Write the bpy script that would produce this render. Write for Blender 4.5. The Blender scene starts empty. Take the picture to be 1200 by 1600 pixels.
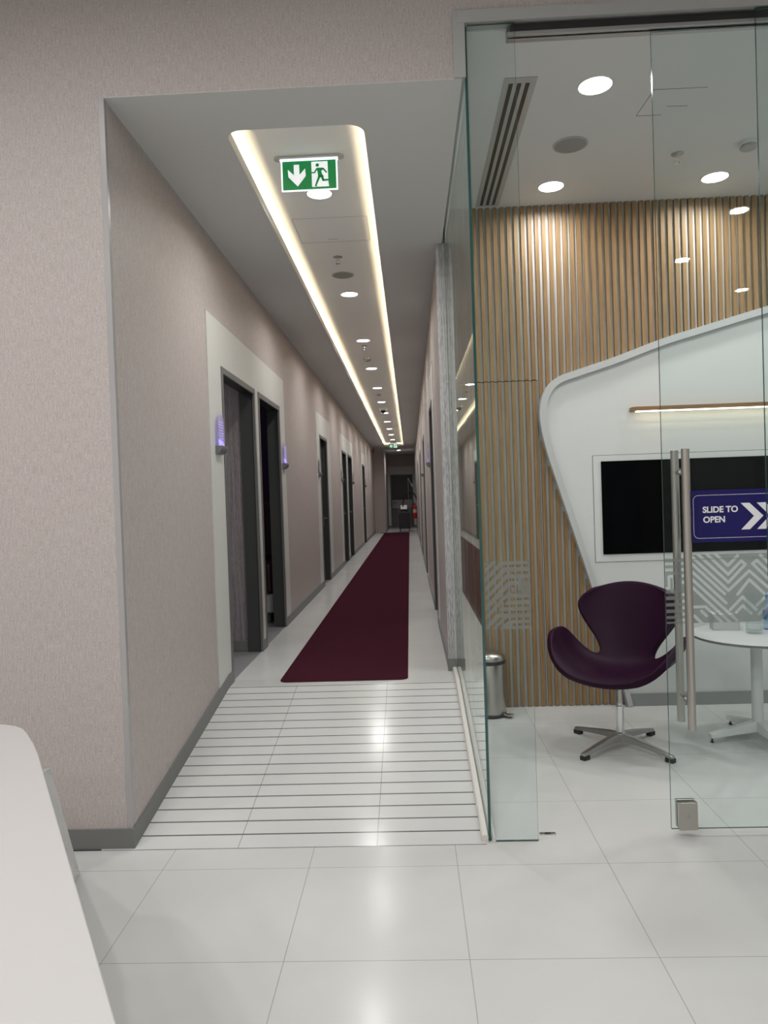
import bpy, bmesh, math, random
from mathutils import Vector, Matrix
from mathutils.geometry import tessellate_polygon
random.seed(4)
S = bpy.context.scene
C = S.collection

# ------------------------------------------------------------------ camera, world, exposure
cam = bpy.data.objects.new('camera', bpy.data.cameras.new('camera'))
C.objects.link(cam)
cam.data.sensor_fit = 'VERTICAL'
cam.data.sensor_height = 36.0
cam.data.lens = 36.0 * 1147.2 / 1600
cam.data.clip_start = 0.02
cam.data.clip_end = 200
r_ = Vector((0.9988164, 0.0351509, -0.0336190)); u_ = Vector((0.0329181, 0.0203300, 0.9992513)); w_ = Vector((-0.0358081, 0.9991752, -0.0191488))
m = Matrix((r_, u_, -w_)).transposed().to_4x4()
m.translation = Vector((0.4568, -2.9283, 1.4858))
cam.matrix_world = m
S.camera = cam
cam.data.dof.use_dof = True; cam.data.dof.focus_distance = 4.6; cam.data.dof.aperture_fstop = 7.0
wd = bpy.data.worlds.new('world'); S.world = wd; wd.use_nodes = True
wd.node_tree.nodes['Background'].inputs[0].default_value = (0.5, 0.5, 0.5, 1)
wd.node_tree.nodes['Background'].inputs[1].default_value = 0.05
S.view_settings.view_transform = 'Standard'; S.view_settings.look = 'None'
S.view_settings.gamma = 1; S.view_settings.use_curve_mapping = False
S.view_settings.exposure = 0.0
S.cycles.max_bounces = 10; S.cycles.diffuse_bounces = 5; S.cycles.glossy_bounces = 6
S.cycles.transparent_max_bounces = 24; S.cycles.transmission_bounces = 8
S.cycles.use_denoising = True
S.cycles.sample_clamp_indirect = 6

P_CORR, P_ROOM, P_LOBBY, E_COVE = 11.3, 7.2, 18.0, 2.7      # watts per downlight, cove strip radiance
ZC = 3.234      # corridor soffit
ZR = 3.455      # room ceiling
ZL = 3.9        # lobby ceiling
ZF = 0.26       # landing floor
XL = -0.796     # corridor left wall
XR = 0.70       # corridor right wall
PI = math.pi

# ------------------------------------------------------------------ materials
def mat(name, col=(.5, .5, .5), rough=.5, metal=0.0, spec=.5, emit=None, es=1.0, coat=0.0):
    x = bpy.data.materials.new(name); x.use_nodes = True
    b = x.node_tree.nodes['Principled BSDF']
    b.inputs['Base Color'].default_value = (*col, 1); b.inputs['Roughness'].default_value = rough
    b.inputs['Metallic'].default_value = metal; b.inputs['Specular IOR Level'].default_value = spec
    b.inputs['Coat Weight'].default_value = coat
    if emit:
        b.inputs['Emission Color'].default_value = (*emit, 1); b.inputs['Emission Strength'].default_value = es
    return x

class NT:
    def __init__(s, m): s.t = m.node_tree; s.b = s.t.nodes['Principled BSDF']
    def n(s, k, **kw):
        o = s.t.nodes.new(k)
        for a, v in kw.items(): setattr(o, a, v)
        return o
    def l(s, a, b): s.t.links.new(a, b)
    def math(s, op, a, b=None, c=None):
        o = s.n('ShaderNodeMath', operation=op)
        for i, v in enumerate((a, b, c)):
            if v is None: continue
            if isinstance(v, (int, float)): o.inputs[i].default_value = v
            else: s.l(v, o.inputs[i])
        return o.outputs[0]
    def pos(s, scale=(1, 1, 1)):
        g = s.n('ShaderNodeNewGeometry'); mp = s.n('ShaderNodeMapping'); mp.inputs['Scale'].default_value = scale
        s.l(g.outputs['Position'], mp.inputs[0]); return mp.outputs[0]
    def xyz(s):
        g = s.n('ShaderNodeNewGeometry'); x = s.n('ShaderNodeSeparateXYZ'); s.l(g.outputs['Position'], x.inputs[0]); return x.outputs
    def noise(s, vec, scale, detail=2, rough=.5):
        o = s.n('ShaderNodeTexNoise'); o.inputs['Scale'].default_value = scale; o.inputs['Detail'].default_value = detail
        o.inputs['Roughness'].default_value = rough; s.l(vec, o.inputs['Vector']); return o.outputs['Fac']
    def ramp(s, f, stops):
        o = s.n('ShaderNodeValToRGB'); e = o.color_ramp.elements
        while len(e) < len(stops): e.new(.5)
        for i, (p, c) in enumerate(stops): e[i].position = p; e[i].color = (*c, 1)
        s.l(f, o.inputs[0]); return o.outputs[0]
    def mix(s, f, a, b):
        o = s.n('ShaderNodeMix', data_type='RGBA')
        s.l(f, o.inputs[0])
        for i, v in ((6, a), (7, b)):
            if isinstance(v, tuple): o.inputs[i].default_value = (*v, 1)
            else: s.l(v, o.inputs[i])
        return o.outputs[2]
    def bump(s, h, st, d=.001):
        o = s.n('ShaderNodeBump'); o.inputs['Strength'].default_value = st; o.inputs['Distance'].default_value = d
        s.l(h, o.inputs['Height']); s.l(o.outputs[0], s.b.inputs['Normal'])

def wallpaper(name, c1, c2, sc=(330, 330, 95)):
    x = mat(name, c1, .55, spec=.35); t = NT(x)
    a = t.noise(t.pos(sc), 1.0, 3, .6); b = t.noise(t.pos((160, 160, 22)), 1.0, 2)
    f = t.math('ADD', t.math('MULTIPLY', a, .65), t.math('MULTIPLY', b, .35))
    col = t.ramp(f, [(.36, c1), (.64, c2)])
    t.l(col, t.b.inputs['Base Color']); t.bump(f, .35, .0015); return x
M = {}
M['paper'] = wallpaper('textile_wallpaper', (.36, .315, .305), (.53, .475, .46))
M['streak'] = wallpaper('streaked_wallpaper', (.17, .17, .175), (.60, .59, .60), (520, 520, 1.6))
M['ribbed'] = wallpaper('ribbed_wallpaper', (.16, .135, .15), (.33, .29, .31), (120, 120, 1.5))
M['paint'] = mat('white_ceiling_paint', (.61, .61, .60), .75, spec=.2); M['recess'] = mat('glow_lightened_recess_paint', (.84, .83, .82), .75, spec=.2)  # recess copy of the ceiling paint, lightened to stand in for bounced cove light
M['lobbypaint'] = mat('lobby_ceiling_paint', (.60, .59, .58), .8, spec=.2)
M['panel'] = mat('pale_panel', (.60, .60, .575), .45)
M['white'] = mat('white_lacquer', (.63, .645, .635), .35)
M['trim'] = mat('light_grey_trim', (.38, .38, .37), .4)
M['guard'] = mat('clear_grey_corner_guard', (.36, .35, .355), .25)
M['frame'] = mat('grey_door_frame', (.13, .13, .13), .38)
M['jamb'] = mat('charcoal_jamb', (.045, .048, .048), .42)
M['skirt'] = mat('grey_baseboard', (.155, .158, .155), .42)
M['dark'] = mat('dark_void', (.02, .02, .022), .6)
M['black'] = mat('black_plastic', (.015, .015, .015), .4)
M['blackrub'] = mat('black_rubber', (.02, .02, .02), .7)
M['steel'] = mat('brushed_steel', (.50, .475, .44), .28, 1.0)
M['chrome'] = mat('polished_chrome', (.75, .75, .76), .1, 1.0)
M['alu'] = mat('anodised_aluminium', (.42, .42, .42), .35, .9)
M['desk'] = mat('white_solid_surface', (.47, .46, .457), .3)
M['led'] = mat('warm_led_strip', (1, 1, 1), .5, emit=(1.0, .81, .53), es=E_COVE * 10)
M['lens'] = mat('lit_diffuser', (1, 1, 1), .5, emit=(1, .985, .95), es=16)
M['grille'] = mat('speaker_grille', (.27, .27, .26), .7)
M['tvblack'] = mat('tv_screen_black', (.001, .001, .0015), .05, spec=.08)
M['line'] = mat('dark_joint', (.08, .08, .08), .7)
M['red'] = mat('red_enamel', (.45, .012, .015), .3)
M['purplewall'] = mat('deep_purple_wall', (.035, .008, .06), .5)
M['navy'] = mat('navy_blue_drape', (.012, .01, .05), .6)
M['greyfloor'] = mat('grey_vinyl_floor', (.22, .22, .23), .4)
M['table'] = mat('matt_white_tabletop', (.58, .58, .59), .35)
M['tedge'] = mat('grey_table_edge', (.16, .16, .165), .5)
M['blue'] = mat('blue_vinyl_sticker', (.012, .0085, .105), .4, spec=.25)
M['vwhite'] = mat('white_vinyl', (.80, .80, .82), .4)
M['green'] = mat('exit_sign_green', (.005, .16, .045), .3, emit=(.003, .13, .035), es=.75)
M['signwhite'] = mat('exit_sign_white', (.9, .9, .92), .4, emit=(.8, .87, .95), es=.55)
M['signedge'] = mat('lit_acrylic_edge', (.9, .9, .95), .3, emit=(.80, .9, 1), es=1.0)
M['cartbody'] = mat('dark_blue_grey_metal', (.025, .028, .035), .45)
M['leaf'] = mat('charcoal_door_leaf', (.035, .037, .038), .45)
M['leaflow'] = mat('grey_door_leaf', (.11, .115, .11), .5)

# glossy tile floor with thin joints every 0.6 m
def tiles(name, groove):
    x = mat(name, (.70, .70, .68), .22, spec=.14); t = NT(x); o = t.xyz()
    def line(c, period, off, w):
        q = t.math('PINGPONG', t.math('ADD', c, -off), period / 2)
        return t.math('LESS_THAN', q, w / 2)
    dirt = t.ramp(t.noise(t.pos(), 1.3, 4), [(.3, (.505, .505, .50)), (.7, (.565, .568, .562))])
    if groove == 'lobby':
        f = t.math('MAXIMUM', line(o[0], .6, 0, .0028), line(o[1], .6, 0, .0028)); c = (.33, .31, .29)
        col = t.mix(f, dirt, c)
    elif groove == 'ramp':
        v = line(o[0], .6, .268, .0035); g = line(o[1], .1012, .174, .0085)
        col = t.mix(v, dirt, (.28, .26, .24)); col = t.mix(g, col, (.10, .10, .10))
    else:
        f = t.math('MAXIMUM', line(o[0], .6, .268, .002), line(o[1], .6, .11, .003)); col = t.mix(f, dirt, (.48, .47, .46))
    t.l(col, t.b.inputs['Base Color'])
    r = t.noise(t.pos((2, 2, 2)), 1.0, 3)
    t.l(t.math('ADD', t.math('MULTIPLY', r, .06), .15), t.b.inputs['Roughness'])
    return x
M['tile'] = tiles('white_porcelain_tile', 'lobby')
M['ramptile'] = tiles('grooved_ramp_tile', 'ramp')
M['halltile'] = tiles('corridor_tile', 'hall')

def carpet():
    x = mat('burgundy_carpet', (.075, .012, .035), .95, spec=.1); t = NT(x)
    f = t.noise(t.pos(), 420, 3, .7)
    t.l(t.ramp(f, [(.3, (.038, .010, .0165)), (.7, (.068, .019, .031))]), t.b.inputs['Base Color']); t.bump(f, .6, .003)
    t.b.inputs['Sheen Weight'].default_value = 0.0
    return x
M['carpet'] = carpet(); M['carpet'].node_tree.nodes['Principled BSDF'].inputs['Specular IOR Level'].default_value = 0.0
def wood(name, a, b, axis):
    x = mat(name, a, .5, spec=.3); t = NT(x)
    sc = (90, 90, 3.2) if axis == 'z' else (3.2, 90, 90)
    f = t.noise(t.pos(sc), 1.0, 4, .6); g = t.noise(t.pos((21, 0, 0)) if axis == 'z' else t.pos((1, 8, 8)), 1.0, 1)
    f2 = t.math('ADD', t.math('MULTIPLY', f, .6), t.math('MULTIPLY', g, .4))
    t.l(t.ramp(f2, [(.35, a), (.65, b)]), t.b.inputs['Base Color']); t.bump(f, .2, .0008); return x
M['oak'] = wood('oak_slat', (.20, .118, .048), (.35, .228, .112), 'z')
M['oakh'] = wood('oak_lamp_wood', (.17, .095, .045), (.30, .18, .09), 'x')
def leather():
    x = mat('aubergine_leather', (.017, .0018, .0145), .48, spec=.14); t = NT(x)
    v = t.n('ShaderNodeTexVoronoi'); v.inputs['Scale'].default_value = 260
    tc = t.n('ShaderNodeTexCoord'); t.l(tc.outputs['Object'], v.inputs['Vector']); t.bump(v.outputs['Distance'], .12, .001)
    return x
M['leather'] = leather()

def glass(name, tint, body=(.55, .68, .64), haze=.03, k=1.75, f0=.04):
    """flat architectural glass: tinted see-through body, a slight haze mixed in as pale diffuse colour, mirror reflection by angle"""
    x = bpy.data.materials.new(name); x.use_nodes = True; nt = x.node_tree; nt.nodes.clear()
    t = NT.__new__(NT); t.t = nt
    out = t.n('ShaderNodeOutputMaterial'); tr = t.n('ShaderNodeBsdfTransparent'); tr.inputs[0].default_value = (*tint, 1)
    df = t.n('ShaderNodeBsdfDiffuse'); df.inputs[0].default_value = (*body, 1)
    m0 = t.n('ShaderNodeMixShader'); m0.inputs[0].default_value = haze; t.l(tr.outputs[0], m0.inputs[1]); t.l(df.outputs[0], m0.inputs[2])
    gl = t.n('ShaderNodeBsdfGlossy'); gl.inputs['Roughness'].default_value = 0.0; gl.inputs[0].default_value = (.93, .97, .96, 1)
    g = t.n('ShaderNodeNewGeometry'); d = t.n('ShaderNodeVectorMath', operation='DOT_PRODUCT')
    t.l(g.outputs['Normal'], d.inputs[0]); t.l(g.outputs['Incoming'], d.inputs[1])
    c = t.math('SUBTRACT', 1.0, t.math('ABSOLUTE', d.outputs['Value']))
    f = t.math('ADD', f0, t.math('MULTIPLY', .96, t.math('POWER', c, 5)))
    f = t.math('MINIMUM', t.math('MULTIPLY', f, k), .95)
    m1 = t.n('ShaderNodeMixShader'); t.l(f, m1.inputs[0]); t.l(m0.outputs[0], m1.inputs[1]); t.l(gl.outputs[0], m1.inputs[2])
    t.l(m1.outputs[0], out.inputs[0]); return x
M['glass'] = glass('clear_green_tinted_glass', (.955, .982, .981), haze=.003, k=.95, f0=.009)
M['edge'] = mat('green_glass_edge', (.008, .075, .070), .10, spec=.8)
M['edgethin'] = mat('dark_glass_edge', (.03, .07, .07), .15, spec=.7)
M['jar'] = glass('thin_clear_glass', (.93, .95, .95), (.8, .85, .85), .06, 1.6)
M['water'] = glass('thin_blue_plastic', (.75, .85, .95), (.6, .75, .9), .12, 1.4)
M['acrylic'] = glass('edge_lit_acrylic', (.90, .88, .96), (.5, .45, .9), .22, 1.3)
M['violet'] = mat('violet_lit_engraving', (.3, .25, .9), .4, emit=(.32, .22, 1.0), es=1.0)
M['violet_soft'] = mat('violet_lit_face', (.5, .45, .8), .4, emit=(.36, .30, .80), es=.4)
def film():
    x = bpy.data.materials.new('frosted_film'); x.use_nodes = True; nt = x.node_tree; nt.nodes.clear()
    t = NT.__new__(NT); t.t = nt
    out = t.n('ShaderNodeOutputMaterial'); tr = t.n('ShaderNodeBsdfTransparent'); df = t.n('ShaderNodeBsdfDiffuse'); tl = t.n('ShaderNodeBsdfTranslucent')
    df.inputs[0].default_value = (.27, .29, .28, 1); tl.inputs[0].default_value = (.27, .29, .28, 1)
    a = t.n('ShaderNodeMixShader'); a.inputs[0].default_value = .5; t.l(df.outputs[0], a.inputs[1]); t.l(tl.outputs[0], a.inputs[2])
    b = t.n('ShaderNodeMixShader'); b.inputs[0].default_value = .72; t.l(tr.outputs[0], b.inputs[1]); t.l(a.outputs[0], b.inputs[2])
    t.l(b.outputs[0], out.inputs[0]); return x
M['film'] = film()

# ------------------------------------------------------------------ mesh helpers
class MB:
    def __init__(s): s.v = []; s.f = []; s.mi = []; s.cur = 0
    def add(s, vs, fs):
        o = len(s.v); s.v += [tuple(p) for p in vs]; s.f += [tuple(i + o for i in f) for f in fs]; s.mi += [s.cur] * len(fs); return s
    def box(s, x0, x1, y0, y1, z0, z1):
        v = [(x0, y0, z0), (x1, y0, z0), (x1, y1, z0), (x0, y1, z0), (x0, y0, z1), (x1, y0, z1), (x1, y1, z1), (x0, y1, z1)]
        return s.add(v, [(3, 2, 1, 0), (4, 5, 6, 7), (0, 1, 5, 4), (1, 2, 6, 5), (2, 3, 7, 6), (3, 0, 4, 7)])
    def hexa(s, v): return s.add(v, [(3, 2, 1, 0), (4, 5, 6, 7), (0, 1, 5, 4), (1, 2, 6, 5), (2, 3, 7, 6), (3, 0, 4, 7)])
    def tube(s, p0, p1, r0, r1=None, n=16, caps=True):
        p0, p1 = Vector(p0), Vector(p1); r1 = r0 if r1 is None else r1
        d = (p1 - p0).normalized(); a = d.orthogonal().normalized(); b = d.cross(a)
        vs = [p + (a * math.cos(2 * PI * i / n) + b * math.sin(2 * PI * i / n)) * r for p, r in ((p0, r0), (p1, r1)) for i in range(n)]
        fs = [(i, (i + 1) % n, n + (i + 1) % n, n + i) for i in range(n)]
        if caps: fs += [tuple(range(n - 1, -1, -1)), tuple(range(n, 2 * n))]
        return s.add(vs, fs)
    def path(s, pts, r, n=8):
        pts = [Vector(p) for p in pts]; vs = []; a = None
        for i, p in enumerate(pts):
            d = (pts[min(i + 1, len(pts) - 1)] - pts[max(i - 1, 0)]).normalized()
            a = d.orthogonal().normalized() if a is None else (a - d * a.dot(d)).normalized()
            b = d.cross(a); vs += [p + (a * math.cos(2 * PI * k / n) + b * math.sin(2 * PI * k / n)) * r for k in range(n)]
        fs = [(i * n + k, i * n + (k + 1) % n, (i + 1) * n + (k + 1) % n, (i + 1) * n + k) for i in range(len(pts) - 1) for k in range(n)]
        fs += [tuple(range(n - 1, -1, -1)), tuple((len(pts) - 1) * n + k for k in range(n))]
        return s.add(vs, fs)
    def lathe(s, prof, c=(0, 0, 0), n=32, sx=1, sy=1):
        vs = [(c[0] + r * math.cos(2 * PI * k / n) * sx, c[1] + r * math.sin(2 * PI * k / n) * sy, c[2] + z) for r, z in prof for k in range(n)]
        fs = [(i * n + k, i * n + (k + 1) % n, (i + 1) * n + (k + 1) % n, (i + 1) * n + k) for i in range(len(prof) - 1) for k in range(n)]
        fs += [tuple(range(n - 1, -1, -1)), tuple((len(prof) - 1) * n + k for k in range(n))]
        return s.add(vs, fs)
    def prism(s, poly, fn, a, b):
        """poly: 2-D outline; fn(u, v, w) -> xyz; extruded from w=a to w=b"""
        n = len(poly); vs = [fn(u, v, a) for u, v in poly] + [fn(u, v, b) for u, v in poly]
        tri = tessellate_polygon([[Vector((u, v, 0)) for u, v in poly]])
        fs = [tuple(t) for t in tri] + [tuple(n + i for i in reversed(t)) for t in tri] + [(i, (i + 1) % n, n + (i + 1) % n, n + i) for i in range(n)]
        return s.add(vs, fs)
    def build(s, name, mats, parent=None, bevel=0, smooth=False, seg=2, fix=True, loc=None):
        me = bpy.data.meshes.new(name); me.from_pydata(s.v, [], s.f); me.update()
        for q in (mats if isinstance(mats, (list, tuple)) else [mats]): me.materials.append(q)
        if any(s.mi): me.polygons.foreach_set('material_index', s.mi)
        if fix:
            bm = bmesh.new(); bm.from_mesh(me); bmesh.ops.recalc_face_normals(bm, faces=bm.faces); bm.to_mesh(me); bm.free()
        if smooth:
            me.polygons.foreach_set('use_smooth', [True] * len(me.polygons))
            me.set_sharp_from_angle(angle=math.radians(38))
        o = bpy.data.objects.new(name, me); C.objects.link(o)
        if parent: o.parent = parent
        if loc: o.location = loc
        if bevel:
            bv = o.modifiers.new('bevel', 'BEVEL'); bv.width = bevel; bv.segments = seg; bv.limit_method = 'ANGLE'; bv.angle_limit = math.radians(40)
        return o
XZ = lambda Y: (lambda u, v, w: (u, w, v))          # outline in x,z, extruded along y
fxz = lambda u, v, w: (u, w, v)
fyz = lambda u, v, w: (w, u, v)
fxy = lambda u, v, w: (u, v, w)
def struct(o, kind='structure'): o['kind'] = kind; return o
def tag(o, label, cat, group=None):
    o['label'] = label; o['category'] = cat
    if group: o['group'] = group
    return o
def empty(name, loc=(0, 0, 0), rz=0):
    o = bpy.data.objects.new(name, None); C.objects.link(o); o.location = loc; o.rotation_euler = (0, 0, rz); o.empty_display_size = .05; return o
def copy_tree(o, parent=None):
    c = o.copy(); C.objects.link(c)
    if parent: c.parent = parent
    for ch in list(o.children): copy_tree(ch, c)
    return c
def rrect(x0, x1, y0, y1, r, n=8):
    P = []
    for cx, cy, a in ((x1 - r, y1 - r, 0), (x0 + r, y1 - r, 90), (x0 + r, y0 + r, 180), (x1 - r, y0 + r, 270)):
        P += [(cx + r * math.cos(math.radians(a + 90 * k / n)), cy + r * math.sin(math.radians(a + 90 * k / n))) for k in range(n + 1)]
    return P
def rampz(y): return max(0.0, min(ZF, (y - .175) / (1.91 - .175) * ZF))

# ------------------------------------------------------------------ floors
struct(MB().box(-4, 5.5, -7, .175, -.12, 0).build('floor', M['tile']))
struct(MB().box(.735, 3.75, .175, 2.24, -.12, 0).build('floor', M['tile']))
b = MB()
b.hexa([(-.93, .175, -.12), (.735, .175, -.12), (.735, 1.91, -.12), (-.93, 1.91, -.12), (-.93, .175, 0.0005), (.735, .175, 0.0005), (.735, 1.91, ZF), (-.93, 1.91, ZF)])
struct(b.build('floor', M['ramptile']))
struct(MB().box(-.80, .735, 1.91, 27.2, ZF - .12, ZF).build('floor', M['halltile']))
struct(MB().box(-3.8, -.80, 1.911, 8.9, ZF - .12, ZF - .003).build('floor', M['greyfloor']))

# ------------------------------------------------------------------ walls
DL = [(2.00, 3.07), (3.20, 4.22), (7.39, 8.31), (10.75, 11.72), (12.03, 13.10), (16.6, 17.65)]
DR = [(4.10, 5.02), (8.02, 8.92), (11.6, 12.5), (16.0, 16.9)]
DZ = 2.412
b = MB(); y = .2
for a, c in DL:
    b.box(XL - .11, XL, y, a, -.1, DZ); y = c
b.box(XL - .11, XL, y, 22.9, -.1, DZ); b.box(XL - .11, XL, .2, 22.9, DZ, 3.9)
struct(b.build('wall_left', M['paper']))
b = MB(); y = 2.24
for a, c in DR:
    b.box(XR, XR + .1, y, a, ZF - .1, DZ); y = c
b.box(XR, XR + .1, y, 27.1, ZF - .1, DZ); b.box(XR, XR + .1, 2.24, 27.1, DZ, ZC + .2)
struct(b.build('wall_right', M['paper']))
# end of the right wall: streaked pilaster
struct(MB().box(.690, .742, 2.205, 2.24, ZF - .1, ZC - .001).build('wall_right', M['streak']))
struct(MB().box(.686, .742, 2.195, 2.205, ZF, ZF + .085).build('baseboard_right', M['skirt']))
# lobby wall: left piece and the lintel over corridor and glass
b = MB(); b.box(-4, XL - .11, .2, .35, 0, 3.9); b.box(XL, .718, .2, .29, ZC + .002, 3.9); b.box(.718, 5.5, .2, .29, 3.508, 3.9)
b.box(3.70, 5.5, .2, .29, 0, 3.508)
struct(b.build('wall_front', M['paper']))
b = MB(); b.box(-4.1, -4, -7, .35, 0, 3.9); struct(b.build('wall_left', M['lobbypaint']))
b = MB(); b.box(5.5, 5.6, -7, .35, 0, 3.9); struct(b.build('wall_right', M['lobbypaint']))
b = MB(); b.box(-4.1, 5.6, -7.1, -7, 0, 3.9); struct(b.build('wall_back', M['lobbypaint']))
struct(MB().box(-4.1, 5.6, -7.1, .35, ZL, ZL + .1).build('ceiling', M['lobbypaint']))
# corridor end
b = MB(); b.box(XL - .11, -.42, 22.9, 23.0, ZF - .1, ZC + .1); struct(b.build('wall_far', M['paper']))
b = MB(); b.box(-.52, -.42, 23.0, 27.1, ZF - .1, ZC + .1); struct(b.build('wall_left', M['paper']))
b = MB(); b.box(-.52, .8, 27.0, 27.1, ZF - .1, ZC + .1); struct(b.build('wall_far', M['paper']))
b = MB(); b.box(-.42, -.325, 26.985, 27, ZF, 2.74); b.box(.602, XR, 26.985, 27, ZF, 2.74); b.box(-.325, .602, 26.985, 27, 2.42, 2.74)
struct(b.build('trim_1', M['panel']))
# rooms behind the doors on the left
struct(MB().box(-3.8, XL - .11, 3.085, 3.185, ZF - .003, 3.1).build('wall_far', M['ribbed']))
struct(MB().box(-3.8, XL - .11, 5.2, 5.3, ZF - .003, 3.1).build('wall_far', M['purplewall']))
b = MB(); b.box(-3.9, -3.8, .35, 9, ZF - .1, 3.1); struct(b.build('wall_left', M['navy']))
struct(MB().box(-3.8, XL - .11, 9.0, 9.1, ZF - .1, 3.1).build('wall_far', M['dark']))
struct(MB().box(-3.9, XL - .11, .36, 9.1, 3.1, 3.15).build('ceiling', M['paint']))
struct(MB().box(-3.8, XL - .11, 3.068, 3.085, ZF, ZF + .085).build('baseboard_far', M['skirt']))
# dark cupboards of space behind the far doors
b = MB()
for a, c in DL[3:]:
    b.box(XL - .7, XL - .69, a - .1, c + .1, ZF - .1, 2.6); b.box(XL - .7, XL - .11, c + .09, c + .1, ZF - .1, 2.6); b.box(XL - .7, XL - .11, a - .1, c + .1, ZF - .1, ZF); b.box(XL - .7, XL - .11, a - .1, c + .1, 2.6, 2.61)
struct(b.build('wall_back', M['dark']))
# white smooth cladding around door groups
def cladding(x0, x1, y0, y1, holes, ztop):
    b = MB(); y = y0
    for a, c in holes:
        b.box(x0, x1, y, a, ZF + .085, DZ); y = c
    b.box(x0, x1, y, y1, ZF + .085, DZ); b.box(x0, x1, y0, y1, DZ, ztop); return b
k = 0
for y0, y1, hs in ((1.68, 4.50, DL[0:2]), (7.07, 8.80, DL[2:3]), (10.45, 13.4, DL[3:5]), (16.3, 17.95, DL[5:6])):
    k += 1; struct(cladding(XL, XL + .006, y0, y1, hs, 2.71).build('trim_%d' % (k + 1), M['panel']))
# the first cladding reaches down to the sloping ramp skirting
struct(MB().hexa([(XL, 1.68, rampz(1.68) + .085), (XL + .0062, 1.68, rampz(1.68) + .085), (XL + .0062, 1.912, ZF + .085), (XL, 1.912, ZF + .085), (XL, 1.68, ZF + .087), (XL + .0062, 1.68, ZF + .087), (XL + .0062, 1.912, ZF + .087), (XL, 1.912, ZF + .087)]).build('trim_2', M['panel']))
for a, c in DR:
    k += 1; struct(cladding(XR - .006, XR, a - .33, c + .33, [(a, c)], 2.71).build('trim_%d' % (k + 1), M['panel']))
# skirting
b = MB(); b.box(-4, XL + .012, .186, .2, 0, .085)
struct(b.build('baseboard_front', M['skirt']))
b = MB(); b.hexa([(XL, .2, 0), (XL + .012, .2, 0), (XL + .012, 1.91, ZF), (XL, 1.91, ZF), (XL, .2, .085), (XL + .012, .2, .085), (XL + .012, 1.91, ZF + .085), (XL, 1.91, ZF + .085)])
y = 1.91
for a, c in DL:
    b.box(XL, XL + .012, y, a, ZF, ZF + .085); y = c
b.box(XL, XL + .012, y, 22.9, ZF, ZF + .085); struct(b.build('baseboard_left', M['skirt']))
b = MB(); y = 2.24
for a, c in DR:
    b.box(XR - .012, XR, y, a, ZF, ZF + .085); y = c
b.box(XR - .012, XR, y, 27, ZF, ZF + .085); struct(b.build('baseboard_right', M['skirt']))
b = MB(); b.box(-.42, -.325, 26.97, 26.985, ZF, ZF + .085); b.box(.602, XR - .012, 26.97, 26.985, ZF, ZF + .085); b.box(-.42, -.408, 23, 26.97, ZF, ZF + .085)
struct(b.build('baseboard_far', M['skirt']))
# corner guard on the wall edge
b = MB(); b.box(XL - .022, XL + .003, .197, .2, .085, ZC - .005); b.box(XL, XL + .003, .2, .222, .09, ZC - .005)
struct(b.build('trim_20', M['guard'], bevel=.001))
# white reveal around the glass front
b = MB(); b.box(.700, .7495, .188, .2, ZC + .0, 3.508); b.box(.718, 3.7, .186, .2, 3.458, 3.508); b.box(.718, 3.7, .2, .29, 3.462, 3.508); b.box(.718, .737, .2, 2.3, ZC + .06, 3.47)
struct(b.build('trim_21', M['trim']))

# ------------------------------------------------------------------ corridor ceiling with the light trough
TX0, TX1, TY0, TY1 = -.357, .297, .53, 21.9
RZ = 3.342
def frame_prism(outer, inner, z0, z1):
    """slab with a hole: bottom, top, hole wall, outer wall"""
    vs = []; tri = tessellate_polygon([[Vector((*p, 0)) for p in outer], [Vector((*p, 0)) for p in inner]])
    n0, n1 = len(outer), len(inner); n = n0 + n1
    allp = outer + inner
    vs = [(x, y, z0) for x, y in allp] + [(x, y, z1) for x, y in allp]
    fs = [tuple(t) for t in tri] + [tuple(n + i for i in reversed(t)) for t in tri]
    fs += [(i, (i + 1) % n0, n + (i + 1) % n0, n + i) for i in range(n0)]
    fs += [(n0 + i, n0 + (i + 1) % n1, n + n0 + (i + 1) % n1, n + n0 + i) for i in range(n1)]
    return vs, fs
hole = rrect(TX0, TX1, TY0, TY1, .085, 10)
b = MB()
b.add(*frame_prism([(XL, .2003), (.735, .2003), (.735, 22.9), (XL, 22.9)], hole, ZC, ZC + .010))
lip = rrect(TX0 - .006, TX1 + .006, TY0 - .006, TY1 + .006, .09, 10)
b.add(*frame_prism(lip, hole, ZC + .010, ZC + .056))
b.box(XL - .1, TX0 - .13, .29, 22.9, ZC + .010, RZ + .05); b.box(TX1 + .13, .735, .29, 22.9, ZC + .010, RZ + .05)
b.box(TX0 - .13, TX1 + .13, .29, TY0 - .10, ZC + .010, RZ + .05); b.box(TX0 - .13, TX1 + .13, TY1 + .1, 22.9, ZC + .010, RZ + .05)
b.box(-.52, .735, 22.9, 27.1, ZC, ZC + .1)
struct(b.build('ceiling', M['paint']))
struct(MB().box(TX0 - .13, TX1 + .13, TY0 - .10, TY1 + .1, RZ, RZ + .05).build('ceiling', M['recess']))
# access hatch joints in the trough ceiling
b = MB(); h = RZ - .0012
for x0, x1, y0, y1 in ((-.262, -.259, 1.93, 2.38), (.232, .235, 1.93, 2.38), (-.26, .23, 1.925, 1.928), (-.26, .23, 2.38, 2.383), (-.066, .006, 2.325, 2.331)): b.box(x0, x1, y0, y1, h, RZ)
hatch = b.build('ceiling_hatch', mat('hatch_joint', (.40, .40, .39), .7)); tag(hatch, 'fine joint lines of a flush hatch in corridor ceiling recess behind exit sign', 'hatch')
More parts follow.
